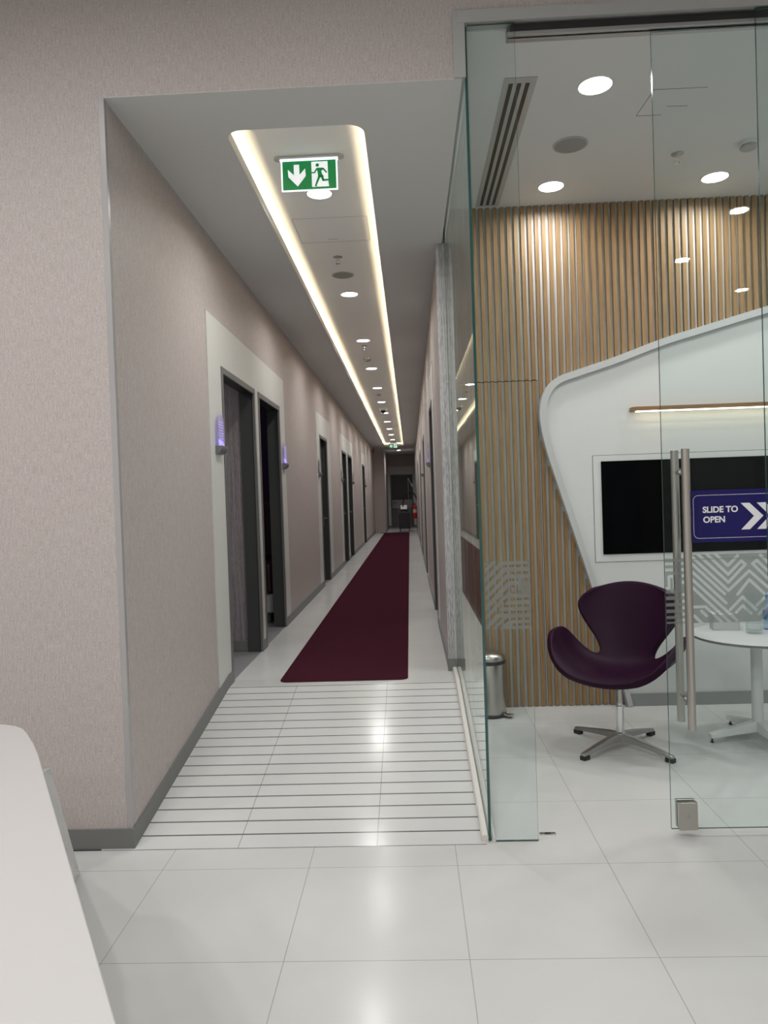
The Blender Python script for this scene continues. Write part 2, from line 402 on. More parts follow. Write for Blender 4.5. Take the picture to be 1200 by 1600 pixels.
# LED strips behind the lip
trough = empty('cove_light', (-.03, 11, ZC)); tag(trough, 'long warm cove light glowing along both edges of the corridor ceiling recess', 'cove light')
for x in (TX0 - .070, TX1 + .070):
    b = MB()
    for i in range(24):
        ya = TY0 - .02 + i * (TY1 - TY0 + .04) / 24; yb = ya + (TY1 - TY0 + .04) / 24 - .002
        b.add([(x - .014, ya, ZC + .016), (x + .014, ya, ZC + .016), (x + .014, yb, ZC + .016), (x - .014, yb, ZC + .016)], [(0, 1, 2, 3)])
    o = b.build('led_strip', M['led'], fix=False); o.parent = trough; o.matrix_parent_inverse = Matrix.Translation((.03, -11, -ZC))
for y in (TY0 - .05, TY1 + .05):
    b = MB(); b.add([(TX0 - .03, y - .006, ZC + .016), (TX1 + .03, y - .006, ZC + .016), (TX1 + .03, y + .006, ZC + .016), (TX0 - .03, y + .006, ZC + .016)], [(0, 1, 2, 3)])
    o = b.build('led_strip', M['led'], fix=False); o.parent = trough; o.matrix_parent_inverse = Matrix.Translation((.03, -11, -ZC))
# white rail closing the recess at the far end
o = MB().box(XL + .06, .33, 22.84, 22.9, ZC - .07, ZC - .002).build('shutter_rail', M['white'], bevel=.004); tag(o, 'white horizontal rail across the ceiling at the far corridor end', 'rail')

# ------------------------------------------------------------------ doors
def door(n, side, a, c, leafkind):
    X = XL if side == 'l' else XR; s = 1 if side == 'l' else -1     # s points into the corridor
    e = empty('door_%d' % n, (X, a, ZF)); struct(e)
    W = c - a; H = DZ - ZF
    def bx(b, d0, d1, y0, y1, z0, z1):
        x0, x1 = sorted((d0 * s, d1 * s)); return b.box(x0, x1, y0, y1, z0, z1)
    b = MB()
    for (y0, y1, z0, z1) in ((0, .045, 0, H), (W - .045, W, 0, H), (.045, W - .045, H - .045, H)): bx(b, -.005, .012, y0, y1, z0, z1)
    b.build('door_frame', M['frame'], e, bevel=.0015)
    dp = .115
    b = MB(); bx(b, -dp, -.005, 0, .022, 0, H); bx(b, -dp, -.005, W - .022, W, 0, H); bx(b, -dp, -.005, .022, W - .022, H - .022, H)
    b.build('door_lining', M['jamb'], e)
    if leafkind:
        b = MB(); bx(b, -.105, -.062, .026, W - .026, .006, H - .026); lf = b.build('door_leaf', M['leaf'], e)
        b = MB(); bx(b, -.062, -.058, W - .16, W - .11, .82, 1.0); b.tube((-.056 * s, W - .13, .95), (-.02 * s, W - .13, .95), .008); b.tube((-.02 * s, W - .13, .95), (-.02 * s, W - .24, .95), .008)
        b.build('door_handle', M['steel'], lf, smooth=True)
    return e
for i, (a, c) in enumerate(DL): door(i + 1, 'l', a, c, i >= 2)
for i, (a, c) in enumerate(DR): door(i + 7, 'r', a, c, True)
# far end door
e = empty('door_11', (-.325, 26.99, ZF)); struct(e)
b = MB(); b.box(0, .045, -.02, 0, 0, 2.16); b.box(.882, .927, -.02, 0, 0, 2.16); b.box(.045, .882, -.02, 0, 2.115, 2.16); b.build('door_frame', M['frame'], e)
MB().box(.045, .882, -.012, -.002, 0, 2.115).build('door_leaf', M['leaf'], e)
MB().box(.06, .868, -.016, -.012, 0, .80).build('kick_panel', M['leaflow'], e)
lk = MB().box(.06, .868, -.018, -.012, .80, 1.13).build('lock_panel', mat('pale_lock_panel', (.27, .27, .26), .5), e)
b = MB(); b.tube((.11, -.018, 1.02), (.11, -.045, 1.02), .012); b.tube((.11, -.045, 1.02), (.22, -.045, 1.02), .009); b.tube((.11, -.018, .92), (.11, -.03, .92), .016); b.build('door_handle', M['black'], lk, smooth=True)
# door on the short passage wall
e = empty('door_12', (-.42, 24.6, ZF)); struct(e)
b = MB(); b.box(0, .012, 0, .05, 0, 2.15); b.box(0, .012, .9, .95, 0, 2.15); b.box(0, .012, .05, .9, 2.1, 2.15); b.build('door_frame', M['frame'], e)
MB().box(0, .006, .05, .9, 0, 2.1).build('door_leaf', M['leaf'], e)

# ------------------------------------------------------------------ meeting room shell
struct(MB().box(.737, 3.75, .25, 2.3, ZR, ZR + .08).build('ceiling', M['paint']))
struct(MB().box(3.70, 3.80, .29, 2.3, 0, ZR).build('wall_right', M['white']))
YB = 2.205   # backing face behind the slats
struct(MB().box(.742, 3.75, YB, 2.30, -.1, ZR).build('wall_back', mat('grey_slat_backing', (.52, .525, .52), .5)))
def outline(pts, n=6):
    P = [Vector(p) for p in pts]; out = []
    for i in range(len(P) - 1):
        p0, p1, p2, p3 = P[max(i - 1, 0)], P[i], P[i + 1], P[min(i + 2, len(P) - 1)]
        for k in range(n):
            t = k / n; out.append(tuple(.5 * ((2 * p1) + (p2 - p0) * t + (2 * p0 - 5 * p1 + 4 * p2 - p3) * t * t + (3 * p1 - p0 - 3 * p2 + p3) * t ** 3)))
    out.append(tuple(P[-1])); return out
OUT = outline([(3.70, 2.90), (3.30, 2.795), (2.913, 2.693), (2.484, 2.578), (2.195, 2.499), (1.878, 2.390), (1.639, 2.318), (1.486, 2.267), (1.405, 2.192), (1.366, 2.085), (1.362, 1.966), (1.394, 1.79), (1.457, 1.569), (1.544, 1.281), (1.644, .949), (1.744, .60), (1.842, .26), (1.905, .0)])
def board_x(z):
    """left edge of the white board at height z (below its shoulder)"""
    best = None
    for (xa, za), (xb, zb) in zip(OUT, OUT[1:]):
        if (za - z) * (zb - z) <= 0 and za != zb:
            x = xa + (xb - xa) * (z - za) / (zb - za); best = x if best is None else min(best, x)
    return best
def board_zs(x):
    zs = []
    for (xa, za), (xb, zb) in zip(OUT, OUT[1:]):
        if (xa - x) * (xb - x) <= 0 and xa != xb: zs.append(za + (zb - za) * (x - xa) / (xb - xa))
    return zs
SL, SW, SP = 2.180, .0262, .0474
HX = 1.352; HZ = 2.262    # hidden door outline in the slats
b = MB(); x = .757
while x < 3.68:
    zs = sorted(board_zs(x + SW / 2)); segs = [(.004, ZR)]
    if zs:
        top = zs[-1]; low = zs[0] if len(zs) > 1 else .004
        segs = [(.004, low + .02)] if len(zs) > 1 else []
        segs.append((top - .02, ZR))
    if x < HX: segs = [(.004, HZ - .003), (HZ + .003, ZR)]
    for z0, z1 in segs:
        b.box(x, x + SW, SL, YB, z0, z1)
    x += SP
slats = b.build('wall_back', M['oak']); struct(slats)
b = MB(); b.box(.742, HX + .012, YB - .001, YB, HZ - .003, HZ + .003); b.box(HX + .009, HX + .012, YB - .001, YB, 0, HZ)
struct(b.build('wall_back', M['line']))

# white sculpted board with rim
YF = 2.150
inner = []
for i, (x, z) in enumerate(OUT):
    a = Vector(OUT[max(i - 1, 0)]); c = Vector(OUT[min(i + 1, len(OUT) - 1)]); d = (c - a).normalized(); nrm = Vector((-d.y, d.x))
    w = .046 if z > 1.9 else .046 - .014 * (1.9 - z) / 1.9
    inner.append((x + nrm.x * w, max(z + nrm.y * w, 0)))
inner[0] = (3.70, inner[0][1])
brd = empty('feature_board', (2.6, 2.17, 0)); tag(brd, 'large white sculpted wall board with curved grey rim in front of the oak slats', 'wall board')
def child(o, par):
    o.parent = par; o.matrix_parent_inverse = par.matrix_basis.inverted() if par.matrix_world == Matrix() else par.matrix_world.inverted(); return o
def place(o, par):      # built in world coordinates, hung under an unrotated empty at par.location
    o.parent = par; o.matrix_parent_inverse = Matrix.Translation(-par.location); return o
poly = inner + [(3.70, 0)]
place(MB().prism(poly, fxz, YF, YF + .015).build('board_face', M['white']), brd)
b = MB(); n = len(OUT)
vs = [(x, 2.118, z) for x, z in OUT] + [(x, 2.118, z) for x, z in inner] + [(x, YB - .002, z) for x, z in OUT] + [(x, YF - .003, z) for x, z in inner]
fs = []
for i in range(n - 1):
    fs += [(i, i + 1, n + i + 1, n + i), (i, 2 * n + i, 2 * n + i + 1, i + 1), (n + i, n + i + 1, 3 * n + i + 1, 3 * n + i)]
b.add(vs, fs); place(b.build('board_rim', mat('satin_grey_rim', (.50, .51, .51), .35), smooth=True), brd)
b = MB(); bx0 = board_x(.05) + .03; b.box(bx0, 3.70, YF - .014, YF, 0, .088); place(b.build('board_plinth', mat('mid_grey_plinth', (.27, .28, .28), .45)), brd)

# television and its flush surround
tv = empty('television', (2.38, YF, 1.36)); tag(tv, 'large black wall television in a white flush surround beneath the wooden wall lamp', 'television')
place(MB().box(1.713, 3.05, YF - .0015, YF, .994, 1.728).build('surround_joint', M['line']), tv)
place(MB().box(1.716, 3.047, YF - .004, YF - .0015, .997, 1.725).build('surround_panel', M['white']), tv)
place(MB().box(1.768, 2.995, YF - .012, YF - .004, 1.048, 1.685).build('screen', M['tvblack'], bevel=.002), tv)

# wooden wall lamp
lamp = empty('wall_lamp', (2.6, 2.1, 2.03)); tag(lamp, 'slim oak linear wall lamp glowing downward above the television', 'wall lamp')
b = MB(); b.prism([(1.972, 2.095), (2.01, 2.072), (3.22, 2.072), (3.22, YF), (1.972, YF)], fxy, 2.014, 2.042); place(b.build('lamp_body', M['oakh'], bevel=.002), lamp)
place(MB().box(2.0, 3.2, 2.080, 2.110, 2.008, 2.014).build('lamp_diffuser', mat('warm_lamp_diffuser', (1, 1, 1), .5, emit=(1, .90, .68), es=5.5)), lamp)

# ceiling joints + diffuser slot, speaker, sprinkler, smoke detector
slot = empty('air_diffuser', (1.07, 1.38, ZR)); tag(slot, 'long white ceiling air diffuser with three black slots above the slatted wall', 'air vent')
x0, x1, y0, y1 = .972, 1.128, .61, 2.15
place(MB().box(x0, x1, y0, y1, ZR - .004, ZR).build('diffuser_frame', M['trim']), slot)
for q in range(3):
    xs = .997 + q * .040
    place(MB().box(xs, xs + .020, .655, 2.125, ZR - .0055, ZR - .0035).build('slot', M['black']), slot)
def speaker(loc, r, label):
    e = empty('ceiling_speaker', loc)
    tag(e, label, 'speaker')
    MB().lathe([(r, 0), (r, -.004), (r - .006, -.006)], n=40).build('speaker_rim', M['trim'], e, smooth=True)
    MB().lathe([(r - .006, -.004), (r - .012, -.0085), (.001, -.0095)], n=40).build('speaker_grille', M['grille'], e, smooth=True)
    return e
speaker((1.433, 1.317, ZR), .098, 'round grey ceiling speaker between the two left room downlights')
speaker((-.036, 3.17, RZ), .092, 'round grey speaker in the corridor ceiling recess past the first sprinkler')
def sprinkler(loc, label):
    e = empty('fire_sprinkler', loc); tag(e, label, 'sprinkler')
    MB().lathe([(.036, 0), (.036, -.003), (.018, -.008), (.012, -.010)], n=24).build('escutcheon', M['alu'], e, smooth=True)
    b = MB(); b.tube((0, 0, -.008), (0, 0, -.028), .007, .005); b.path([(.005, 0, -.02), (.017, 0, -.032), (.004, 0, -.048)], .002, 6); b.path([(-.005, 0, -.02), (-.017, 0, -.032), (-.004, 0, -.048)], .002, 6)
    b.build('sprinkler_head', M['chrome'], e, smooth=True)
    b = MB()
    for q in range(12):
        a = q * PI / 6; b.hexa([(math.cos(a - .12) * .004, math.sin(a - .12) * .004, -.050), (math.cos(a - .16) * .018, math.sin(a - .16) * .018, -.052), (math.cos(a + .16) * .018, math.sin(a + .16) * .018, -.052), (math.cos(a + .12) * .004, math.sin(a + .12) * .004, -.050),
            (math.cos(a - .12) * .004, math.sin(a - .12) * .004, -.048), (math.cos(a - .16) * .018, math.sin(a - .16) * .018, -.050), (math.cos(a + .16) * .018, math.sin(a + .16) * .018, -.050), (math.cos(a + .12) * .004, math.sin(a + .12) * .004, -.048)])
    b.build('deflector', M['chrome'], e)
    return e
sprinkler((2.099, 1.50, ZR), 'metal fire sprinkler on the room ceiling above the sliding glass door')
sprinkler((-.034, 2.72, RZ), 'fire sprinkler in the corridor recess just before the round speaker')
sprinkler((-.034, 6.02, RZ), 'fire sprinkler in the corridor recess beside the third downlight')
def detector(loc, label, s=1):
    e = empty('smoke_detector', loc); tag(e, label, 'smoke detector')
    MB().lathe([(.052 * s, 0), (.052 * s, -.014 * s), (.046 * s, -.018 * s)], n=32).build('detector_base', M['white'], e, smooth=True)
    MB().lathe([(.040 * s, -.018 * s), (.040 * s, -.024 * s), (.047 * s, -.026 * s), (.044 * s, -.036 * s), (.025 * s, -.044 * s), (.001, -.045 * s)], n=32).build('detector_cap', M['trim'], e, smooth=True)
detector((2.465, 1.40, ZR), 'round smoke detector on the room ceiling near the frame edge')
detector((-.045, 6.82, RZ), 'small white smoke detector in the corridor recess after the third downlight')
detector((-.035, 10.2, RZ), 'faint smoke detector far along the corridor recess before the camera dome', .8)
e = empty('dome_camera', (-.035, 12.3, RZ)); tag(e, 'small dome security camera hanging in the corridor ceiling recess', 'security camera')
MB().lathe([(.075, 0), (.075, -.035), (.065, -.05)], n=32).build('camera_base', M['white'], e, smooth=True)
MB().lathe([(.055, -.045), (.055, -.06), (.045, -.09), (.025, -.105), (.001, -.11)], n=32).build('camera_dome', M['black'], e, smooth=True)
b = MB()
for p, q in (((1.727, .782), (1.715, 1.031)), ((1.715, 1.031), (1.846, 1.034)), ((1.844, .948), (1.953, .953)), ((1.727, .782), (1.99, .785))):
    b.path([(p[0], p[1], ZR), (q[0], q[1], ZR)], .0016, 4)
tag(b.build('ceiling_hatch', M['line']), 'thin joint lines of a flush hatch in the meeting room ceiling', 'hatch')

# ------------------------------------------------------------------ downlights
def downlight(proto, loc, label, power, group, r=.073, spread=165):
    if proto is None:
        e = empty('ceiling_downlight', loc)
        MB().lathe([(r + .010, 0), (r + .009, -.003), (r + .001, -.005), (r, -.002)], n=40).build('trim_ring', M['white'], e, smooth=True)
        MB().lathe([(r, -.0005), (r - .001, -.003), (.001, -.0032)], n=40).build('diffuser', M['lens'], e, smooth=True)
        ld = bpy.data.lights.new('downlight_lamp', 'AREA'); ld.shape = 'DISK'; ld.size = 2 * r - .006; ld.energy = power; ld.color = (1, .985, .955); ld.spread = math.radians(spread)
        lo = bpy.data.objects.new('downlight_lamp', ld); C.objects.link(lo); lo.parent = e; lo.location = (0, 0, -.008)
    else:
        e = copy_tree(proto); e.location = loc
    tag(e, label, 'ceiling light', group); return e
ORD = ['first round corridor downlight, partly behind the green exit sign', 'second corridor downlight, just past the round speaker', 'third corridor downlight, beside a sprinkler', 'fourth corridor downlight, beyond the smoke detector',
       'fifth corridor downlight counted from the exit sign', 'sixth corridor downlight, just before the dome camera', 'seventh corridor downlight, just past the dome camera', 'eighth corridor downlight counted from the exit sign', 'ninth corridor downlight counted from the exit sign',
       'tenth corridor downlight, next to last in the recess', 'last corridor downlight in the recess, above the far exit sign']
p0 = None
for i, y in enumerate([1.54, 3.75, 5.72, 7.60, 9.47, 11.3, 13.15, 15.0, 16.9, 18.75, 20.6]):
    q = downlight(p0, (-.030, y, RZ), ORD[i], P_CORR, 'downlights in the corridor recess', spread=150); p0 = p0 or q
downlight(p0, (.1, 24.3, ZC), 'downlight on the flat ceiling before the far end door', P_CORR * 2.2, 'downlights in the corridor recess', spread=150)
p1 = None
for x, y, l in ((1.422, .713, 'large round room downlight nearest the glass front'), (1.431, 1.876, 'round room downlight close to the slatted wall, left of the sprinkler'),
                (2.462, 1.855, 'round room downlight below the smoke detector by the right'), (2.462, .713, 'room downlight outside the frame above the table side'), (3.3, 1.3, 'added room downlight outside the frame at the far right, for illumination')):  # the far right one is an unseen lamp added for illumination
    q = downlight(p1, (x, y, ZR), l, P_ROOM, 'meeting room downlights', .078); p1 = p1 or q
p2 = None
for x in (-2.6, -1.2, .2, 3.42):
    for y in (-1.5, -3.2, -4.55, -5.85):
        if x == 3.42 and y == -1.5: continue
        if x == -2.6 and y == -4.55: continue
        q = downlight(p2, (x if not (x > 3 and y < -5.5) else 4.62, y, ZL), 'lobby downlight %s, %s' % ({-1.5: 'in the row nearest the corridor wall', -3.2: 'in the row above the camera', -4.55: 'in the row behind the camera', -5.85: 'in the rearmost row'}[y], {-2.6: 'over the desk end', -1.2: 'beside the desk', .2: 'in line with the corridor', 3.42: 'mirrored in the glass front'}[x]), P_LOBBY, 'lobby downlights', .078); p2 = p2 or q

downlight(None, (-2.0, 1.7, 3.1), 'added fill downlight inside the first side room, unseen, brightening its ribbed wall', 9.0, 'added side room fill lights')  # unseen lamp added to brighten the ribbed wall behind the first doorway
downlight(None, (-2.4, 4.0, 3.1), 'added fill downlight inside the purple side room, unseen', 3.0, 'added side room fill lights')  # weaker unseen lamp, added to lift the purple interior
# ------------------------------------------------------------------ carpet runner
CX0, CX1, CY0, CY1 = -.467, .404, 1.985, 22.75
o = MB().prism(rrect(CX0, CX1, CY0, CY1, .055, 6), fxy, ZF, ZF + .007).build('carpet_runner', M['carpet']); tag(o, 'long burgundy carpet runner down the white corridor floor', 'carpet')
o = MB().box(-.60, -.466, 22.55, 22.75, ZF, ZF + .007).build('carpet_strip', M['carpet']); tag(o, 'short burgundy carpet strip left of the far end of the runner', 'carpet')

# ------------------------------------------------------------------ glass
def pane(name, x0, x1, y0, y1, z0, z1, parent=None, thick_edge=None):
    b = MB(); b.cur = 1; b.box(x0, x1, y0, y1, z0, z1)
    big = 'y' if (x1 - x0) > (y1 - y0) else 'x'
    for i in range(6):
        isbig = (i in (2, 4)) if big == 'y' else (i in (3, 5))
        b.mi[i] = 0 if isbig else 1
    return b.build(name, [M['glass'], thick_edge or M['edgethin']], parent)
# side pane standing in the kerb channel beside the ramp (its foot follows the slope)
b = MB(); b.hexa([(.746, .205, .004), (.758, .205, .004), (.758, 2.203, ZF), (.746, 2.203, ZF), (.746, .205, 3.452), (.758, .205, 3.452), (.758, 2.203, 3.452), (.746, 2.203, 3.452)])
b.mi = [1, 1, 1, 0, 1, 0]
side = empty('glass_side_panel', (.752, 1.2, 0)); tag(side, 'tall frameless glass side panel with thick green edge standing along the ramp', 'glass panel')
b_ = b.build('pane', [M['glass'], M['edge']]); place(b_, side)
fix = empty('glass_front_panel', (.85, .2, 0)); tag(fix, 'narrow fixed glass panel with etched maze band left of the doorway', 'glass panel')
place(pane('pane', .7605, .957, .195, .205, .004, 3.452, thick_edge=M['edgethin']), fix)
fix2 = empty('glass_front_panel', (2.8, .2, 0)); tag(fix2, 'fixed glass panel cut by the right frame edge, in front of the sliding door', 'glass panel')
place(pane('pane', 1.944, 3.69, .187, .197, .004, 3.452), fix2)
DY0, DY1 = .222, .232
dr = empty('sliding_glass_door', (2.0, .227, 0)); tag(dr, 'sliding glass door with long steel handles, blue sticker and etched maze band', 'sliding door')
place(pane('pane', 1.528, 2.62, DY0, DY1, .030, 3.40), dr)
# handles: both tubes belong to the door
def handle(yc):
    b = MB(); b.tube((1.604, yc, .472), (1.604, yc, 1.648), .0165, n=28); return b.build('handle_tube', M['steel'], smooth=True, bevel=.001)
place(handle(.165), dr); place(handle(.289), dr)
for z in (.592, 1.553):
    b = MB(); b.tube((1.604, .165, z), (1.604, .289, z), .009, n=16); b.tube((1.604, .210, z), (1.604, DY0, z), .014, n=20); b.tube((1.604, DY1, z), (1.604, .245, z), .014, n=20)
    place(b.build('handle_connector', M['chrome'], smooth=True), dr)
lkb = MB().box(1.553, 1.632, .198, DY0 - .0005, .034, .152).build('lock_box', M['steel'], bevel=.0025); place(lkb, dr)
b = MB().box(1.553, 1.632, DY1 + .0005, .250, .034, .152).build('lock_box', M['steel'], bevel=.0025); place(b, dr)
b = MB(); b.tube((1.592, .1985, .092), (1.592, .1965, .092), .0075, n=20); b.box(1.588, 1.596, .1968, .1985, .096, .112); o = b.build('keyhole_cover', M['alu'], smooth=True); o.parent = lkb; o.matrix_parent_inverse = Matrix.Translation(-dr.location)
o.matrix_parent_inverse = Matrix()
# blue sticker
stk = MB().prism(rrect(1.644, 2.24, 1.252, 1.473, .004, 2), fxz, DY0 - .0016, DY0 - .0008).build('sticker', M['blue']); place(stk, dr)
def ring(outer, inner, y0, y1):
    n = len(outer); b = MB()
    vs = [(x, y0, z) for x, z in outer] + [(x, y0, z) for x, z in inner]
    b.add(vs, [(i, (i + 1) % n, n + (i + 1) % n, n + i) for i in range(n)]); return b
ys = DY0 - .0019
o = ring(rrect(1.652, 2.232, 1.269, 1.442 + .010, .022, 6), rrect(1.6535, 2.2305, 1.2705, 1.4505, .0205, 6), ys, ys).build('sticker_border', M['vwhite'], fix=False)
o.parent = stk
def text(body, x, z, size, y, mat_, par, off=.0):
    cu = bpy.data.curves.new('lettering', 'FONT'); cu.body = body; cu.size = size; cu.offset = off; cu.extrude = .0001
    t = bpy.data.objects.new('lettering', cu); C.objects.link(t)
    dg = bpy.context.evaluated_depsgraph_get(); me = bpy.data.meshes.new_from_object(t.evaluated_get(dg)); bpy.data.objects.remove(t)
    for v in me.vertices: v.co = Vector((x + v.co.x, y - v.co.z, z + v.co.y))
    me.materials.clear(); me.materials.append(mat_)
    o = bpy.data.objects.new('lettering', me); C.objects.link(o); o.parent = par; return o
text('SLIDE TO', 1.691, 1.378, .0355, ys - .0003, M['vwhite'], stk, .0011)
text('OPEN', 1.692, 1.336, .0355, ys - .0003, M['vwhite'], stk, .0011)
for dx in (0, .066, .132):
    P = [(1.850, 1.414), (1.886, 1.414), (1.943, 1.358), (1.886, 1.302), (1.850, 1.302), (1.904, 1.358)]
    if dx == 0: P = P
    o = MB().prism([(x + dx, z) for x, z in P], fxz, ys - .0004, ys).build('chevron', M['vwhite']); o.parent = stk
# etched bands: frosted film cut as a maze of clear lines
def seg_d(px, pz, a, c):
    ax, az = a; bx, bz = c; dx, dz = bx - ax, bz - az; L = dx * dx + dz * dz
    t = max(0, min(1, ((px - ax) * dx + (pz - az) * dz) / L)) if L else 0
    return math.hypot(px - ax - t * dx, pz - az - t * dz)
def etched(x0, x1, z0, z1, y, lines, hw, uv, step=.0012, res=.0006):
    segs = []
    for L in lines:
        w = hw
        P = [uv(*p) for p in L]
        segs += [(P[i], P[i + 1]) for i in range(len(P) - 1)]
    b = MB(); nz = int((z1 - z0) / step); nx = int((x1 - x0) / res)
    for j in range(nz):
        zc = z0 + (j + .5) * step; near = [s for s in segs if min(s[0][1], s[1][1]) - hw <= zc <= max(s[0][1], s[1][1]) + hw]
        iv = []
        # exact clear intervals are sampled along the row
        run = None
        for i in range(nx + 1):
            xc = x0 + (i + .5) * res; solid = i < nx
            if solid:
                for a, c in near:
                    if min(a[0], c[0]) - hw <= xc <= max(a[0], c[0]) + hw and seg_d(xc, zc, a, c) < hw: solid = False; break
            if solid and run is None: run = x0 + i * res
            if not solid and run is not None:
                xe = x0 + i * res; b.add([(run, y, zc - step / 2), (xe, y, zc - step / 2), (xe, y, zc + step / 2), (run, y, zc + step / 2)], [(0, 1, 2, 3)]); run = None
    return b.build('etched_band', M['film'], fix=False)
KD = .000372
uvd = lambda u, v: (1.527 + (u - 75) * KD, 1.200 - (v - 108) * KD)
D = [[(60, 200), (310, 200)], [(60, 270), (310, 270)], [(60, 122), (310, 122)],
     [(95, 480), (118, 480), (118, 345), (178, 345), (178, 480)], [(260, 340), (310, 340)], [(260, 415), (310, 415)], [(90, 555), (310, 555)], [(90, 632), (310, 632)], [(90, 706), (310, 706)], [(90, 780), (310, 780)], [(90, 848), (310, 848)]]
def vee(cx):
    return [[(cx - 150, 90), (cx, 240), (cx + 110, 130)], [(cx - 245, 90), (cx, 340), (cx + 150, 190), (cx + 195, 230), (cx, 430), (cx - 345, 90)],
            [(cx - 400, 130), (cx, 525), (cx + 235, 305), (cx + 470, 525)], [(cx + 100, 570), (cx + 235, 405), (cx + 400, 570)]]
D += vee(785) + [[(1440, 90), (1255, 240), (1150, 130)], [(1500, 90), (1255, 340), (1110, 190), (1060, 225), (1255, 430), (1600, 90)], [(1700, 90), (1255, 525)]]
for cx in (1725, 2195):
    D += [[(cx - 150, 90), (cx, 240), (cx + 150, 90)], [(cx - 150, 190), (cx, 340), (cx + 150, 190)], [(cx - 235, 205), (cx, 440), (cx + 235, 205)], [(cx - 235, 305), (cx, 540), (cx + 235, 305)],
          [(cx - 120, 700), (cx, 580), (cx + 120, 700)], [(cx - 235, 720), (cx - 175, 660), (cx, 835), (cx + 175, 660), (cx + 235, 720)], [(cx - 90, 840), (cx, 750), (cx + 90, 840)]]
D += [[(385, 210), (740, 560)], [(385, 300), (755, 665)], [(385, 390), (870, 865)], [(385, 480), (790, 885)], [(385, 700), (520, 700), (710, 890)], [(475, 750), (530, 805)], [(385, 795), (490, 900)],
      [(800, 740), (940, 600), (1090, 750)], [(870, 770), (940, 700), (1030, 790)], [(1100, 700), (1255, 545), (1400, 700)], [(1120, 800), (1255, 665), (1400, 800)], [(1160, 880), (1255, 785), (1350, 880)], [(1500, 600), (1255, 845 + 60)], [(1480, 340), (1800, 660)], [(1480, 440), (1800, 760)], [(1480, 540), (1800, 860)], [(1480, 640), (1720, 880)]]
place(etched(1.529, 2.34, .911, 1.202, DY0 - .0012, D, .0062, uvd), dr)
KF = .000248
uvf = lambda u, v: (.759 + (u - 160) * KF, 1.200 - (v - 182) * KF)
Fx = [[(130, 320), (270, 180)], [(130, 470), (420, 180)], [(130, 625), (485, 268), (1010, 262)], [(130, 790), (535, 385), (1010, 380)], [(130, 940), (570, 500), (720, 498)],
      [(130, 1110), (600, 640), (600, 700)], [(130, 1275), (540, 835), (1010, 828)], [(130, 1440), (420, 950), (1010, 942)][:0] or [(215, 1175), (430, 952), (1010, 942)], [(200, 1380), (220, 1200), (350, 1058), (1010, 1052)][1:], [(180, 1400), (445, 1140)],
      [(310, 1400), (545, 1175), (1010, 1168)], [(640, 1272), (1010, 1266)], [(640, 610), (710, 610), (710, 720), (640, 720)], [(815, 490), (815, 710), (760, 710)], [(870, 500), (925, 500), (925, 720)]]
place(etched(.7615, .956, .911, 1.201, .1935, Fx, .0052, uvf), fix)
# top track of the sliding door
trk = empty('door_track', (2.3, .24, ZR)); tag(trk, 'dark sliding door track under the ceiling above the glass door', 'door track')
place(MB().box(.93, 3.69, .206, .2205, 3.405, 3.422).build('track_rail', M['alu'], bevel=.002), trk)
place(MB().box(.93, 3.69, .2345, .262, 3.405, 3.455).build('track_rail', M['alu'], bevel=.002), trk)
place(MB().box(.945, 3.69, .209, .2345, 3.4225, 3.452).build('track_channel', M['black']), trk)
# floor guide
g = empty('floor_guide', (1.008, .262, 0)); tag(g, 'small metal door guide plate on the floor beside the fixed glass', 'door guide')
MB().box(-.034, .034, -.011, .011, 0, .0035).build('guide_plate', M['steel'], g, bevel=.001)
MB().box(-.012, .012, -.006, .006, .0035, .006).build('guide_block', M['black'], g, bevel=.001)
# glass channel kerb down the ramp
kerb = MB()
for x0, x1, h in ((.716, .7445, .030), (.7595, .776, .018)):
    pr = [(x0, -.01), (x0, h - .006), (x0 + .006, h), (x1 - .004, h), (x1, h - .004), (x1, -.01)]; n = len(pr)
    st = [(.195, 0), (1.91, ZF), (2.195, ZF)]
    vs = [(x, y, z + zz) for y, zz in st for x, z in pr]
    fs = [(k * n + i, k * n + (i + 1) % n, (k + 1) * n + (i + 1) % n, (k + 1) * n + i) for k in range(2) for i in range(n)] + [tuple(range(n)), tuple(range(3 * n - 1, 2 * n - 1, -1))]
    kerb.add(vs, fs)
kb = kerb.build('glass_channel', mat('warm_white_stone', (.60, .58, .55), .4)); tag(kb, 'pale stone kerb holding the side glass along the ramp edge', 'kerb')
# closes the triangle between ramp and room below the side glass
struct(MB().prism([(.2, 0), (1.91, 0), (2.2, 0), (2.2, ZF), (1.91, ZF)], fyz, .7592, .7597).build('trim_22', M['trim']))

# ------------------------------------------------------------------ exit signs
def exit_sign(loc, w, h, arrow, label):
    e = empty('exit_sign', loc); tag(e, label, 'exit sign')
    return e
XW, XH = .290, .150
e = exit_sign((-.028, 1.06, 3.165), XW, XH, 'down', 'green exit sign with down arrow and running figure under the corridor recess')
o = MB().prism(rrect(-.19, .19, -.026, .026, .0255, 10), fxy, RZ - 3.165 - .012, RZ - 3.165).build('mounting_plate', M['trim'], e, bevel=.002)
MB().box(-XW / 2 - .012, XW / 2 + .012, -.012, .012, XH + .004, RZ - 3.165 - .012).build('light_bar', M['signedge'], e, bevel=.002)
ed = MB(); ed.box(-XW / 2 - .008, -XW / 2, -.004, .004, -.006, XH + .004).box(XW / 2, XW / 2 + .008, -.004, .004, -.006, XH + .004).box(-XW / 2, XW / 2, -.004, .004, -.006, 0)
ed.build('acrylic_edge', M['signedge'], e)
MB().box(-XW / 2, XW / 2, -.0035, .0035, 0, XH + .004).build('green_panel', M['green'], e)
def sxz(P, sx=1, ox=0, oz=0): return [(ox + x * sx, oz + z * sx) for x, z in P]
U = XW / 845.0     # sign drawn in a 845 x 440 unit field, z measured from the top
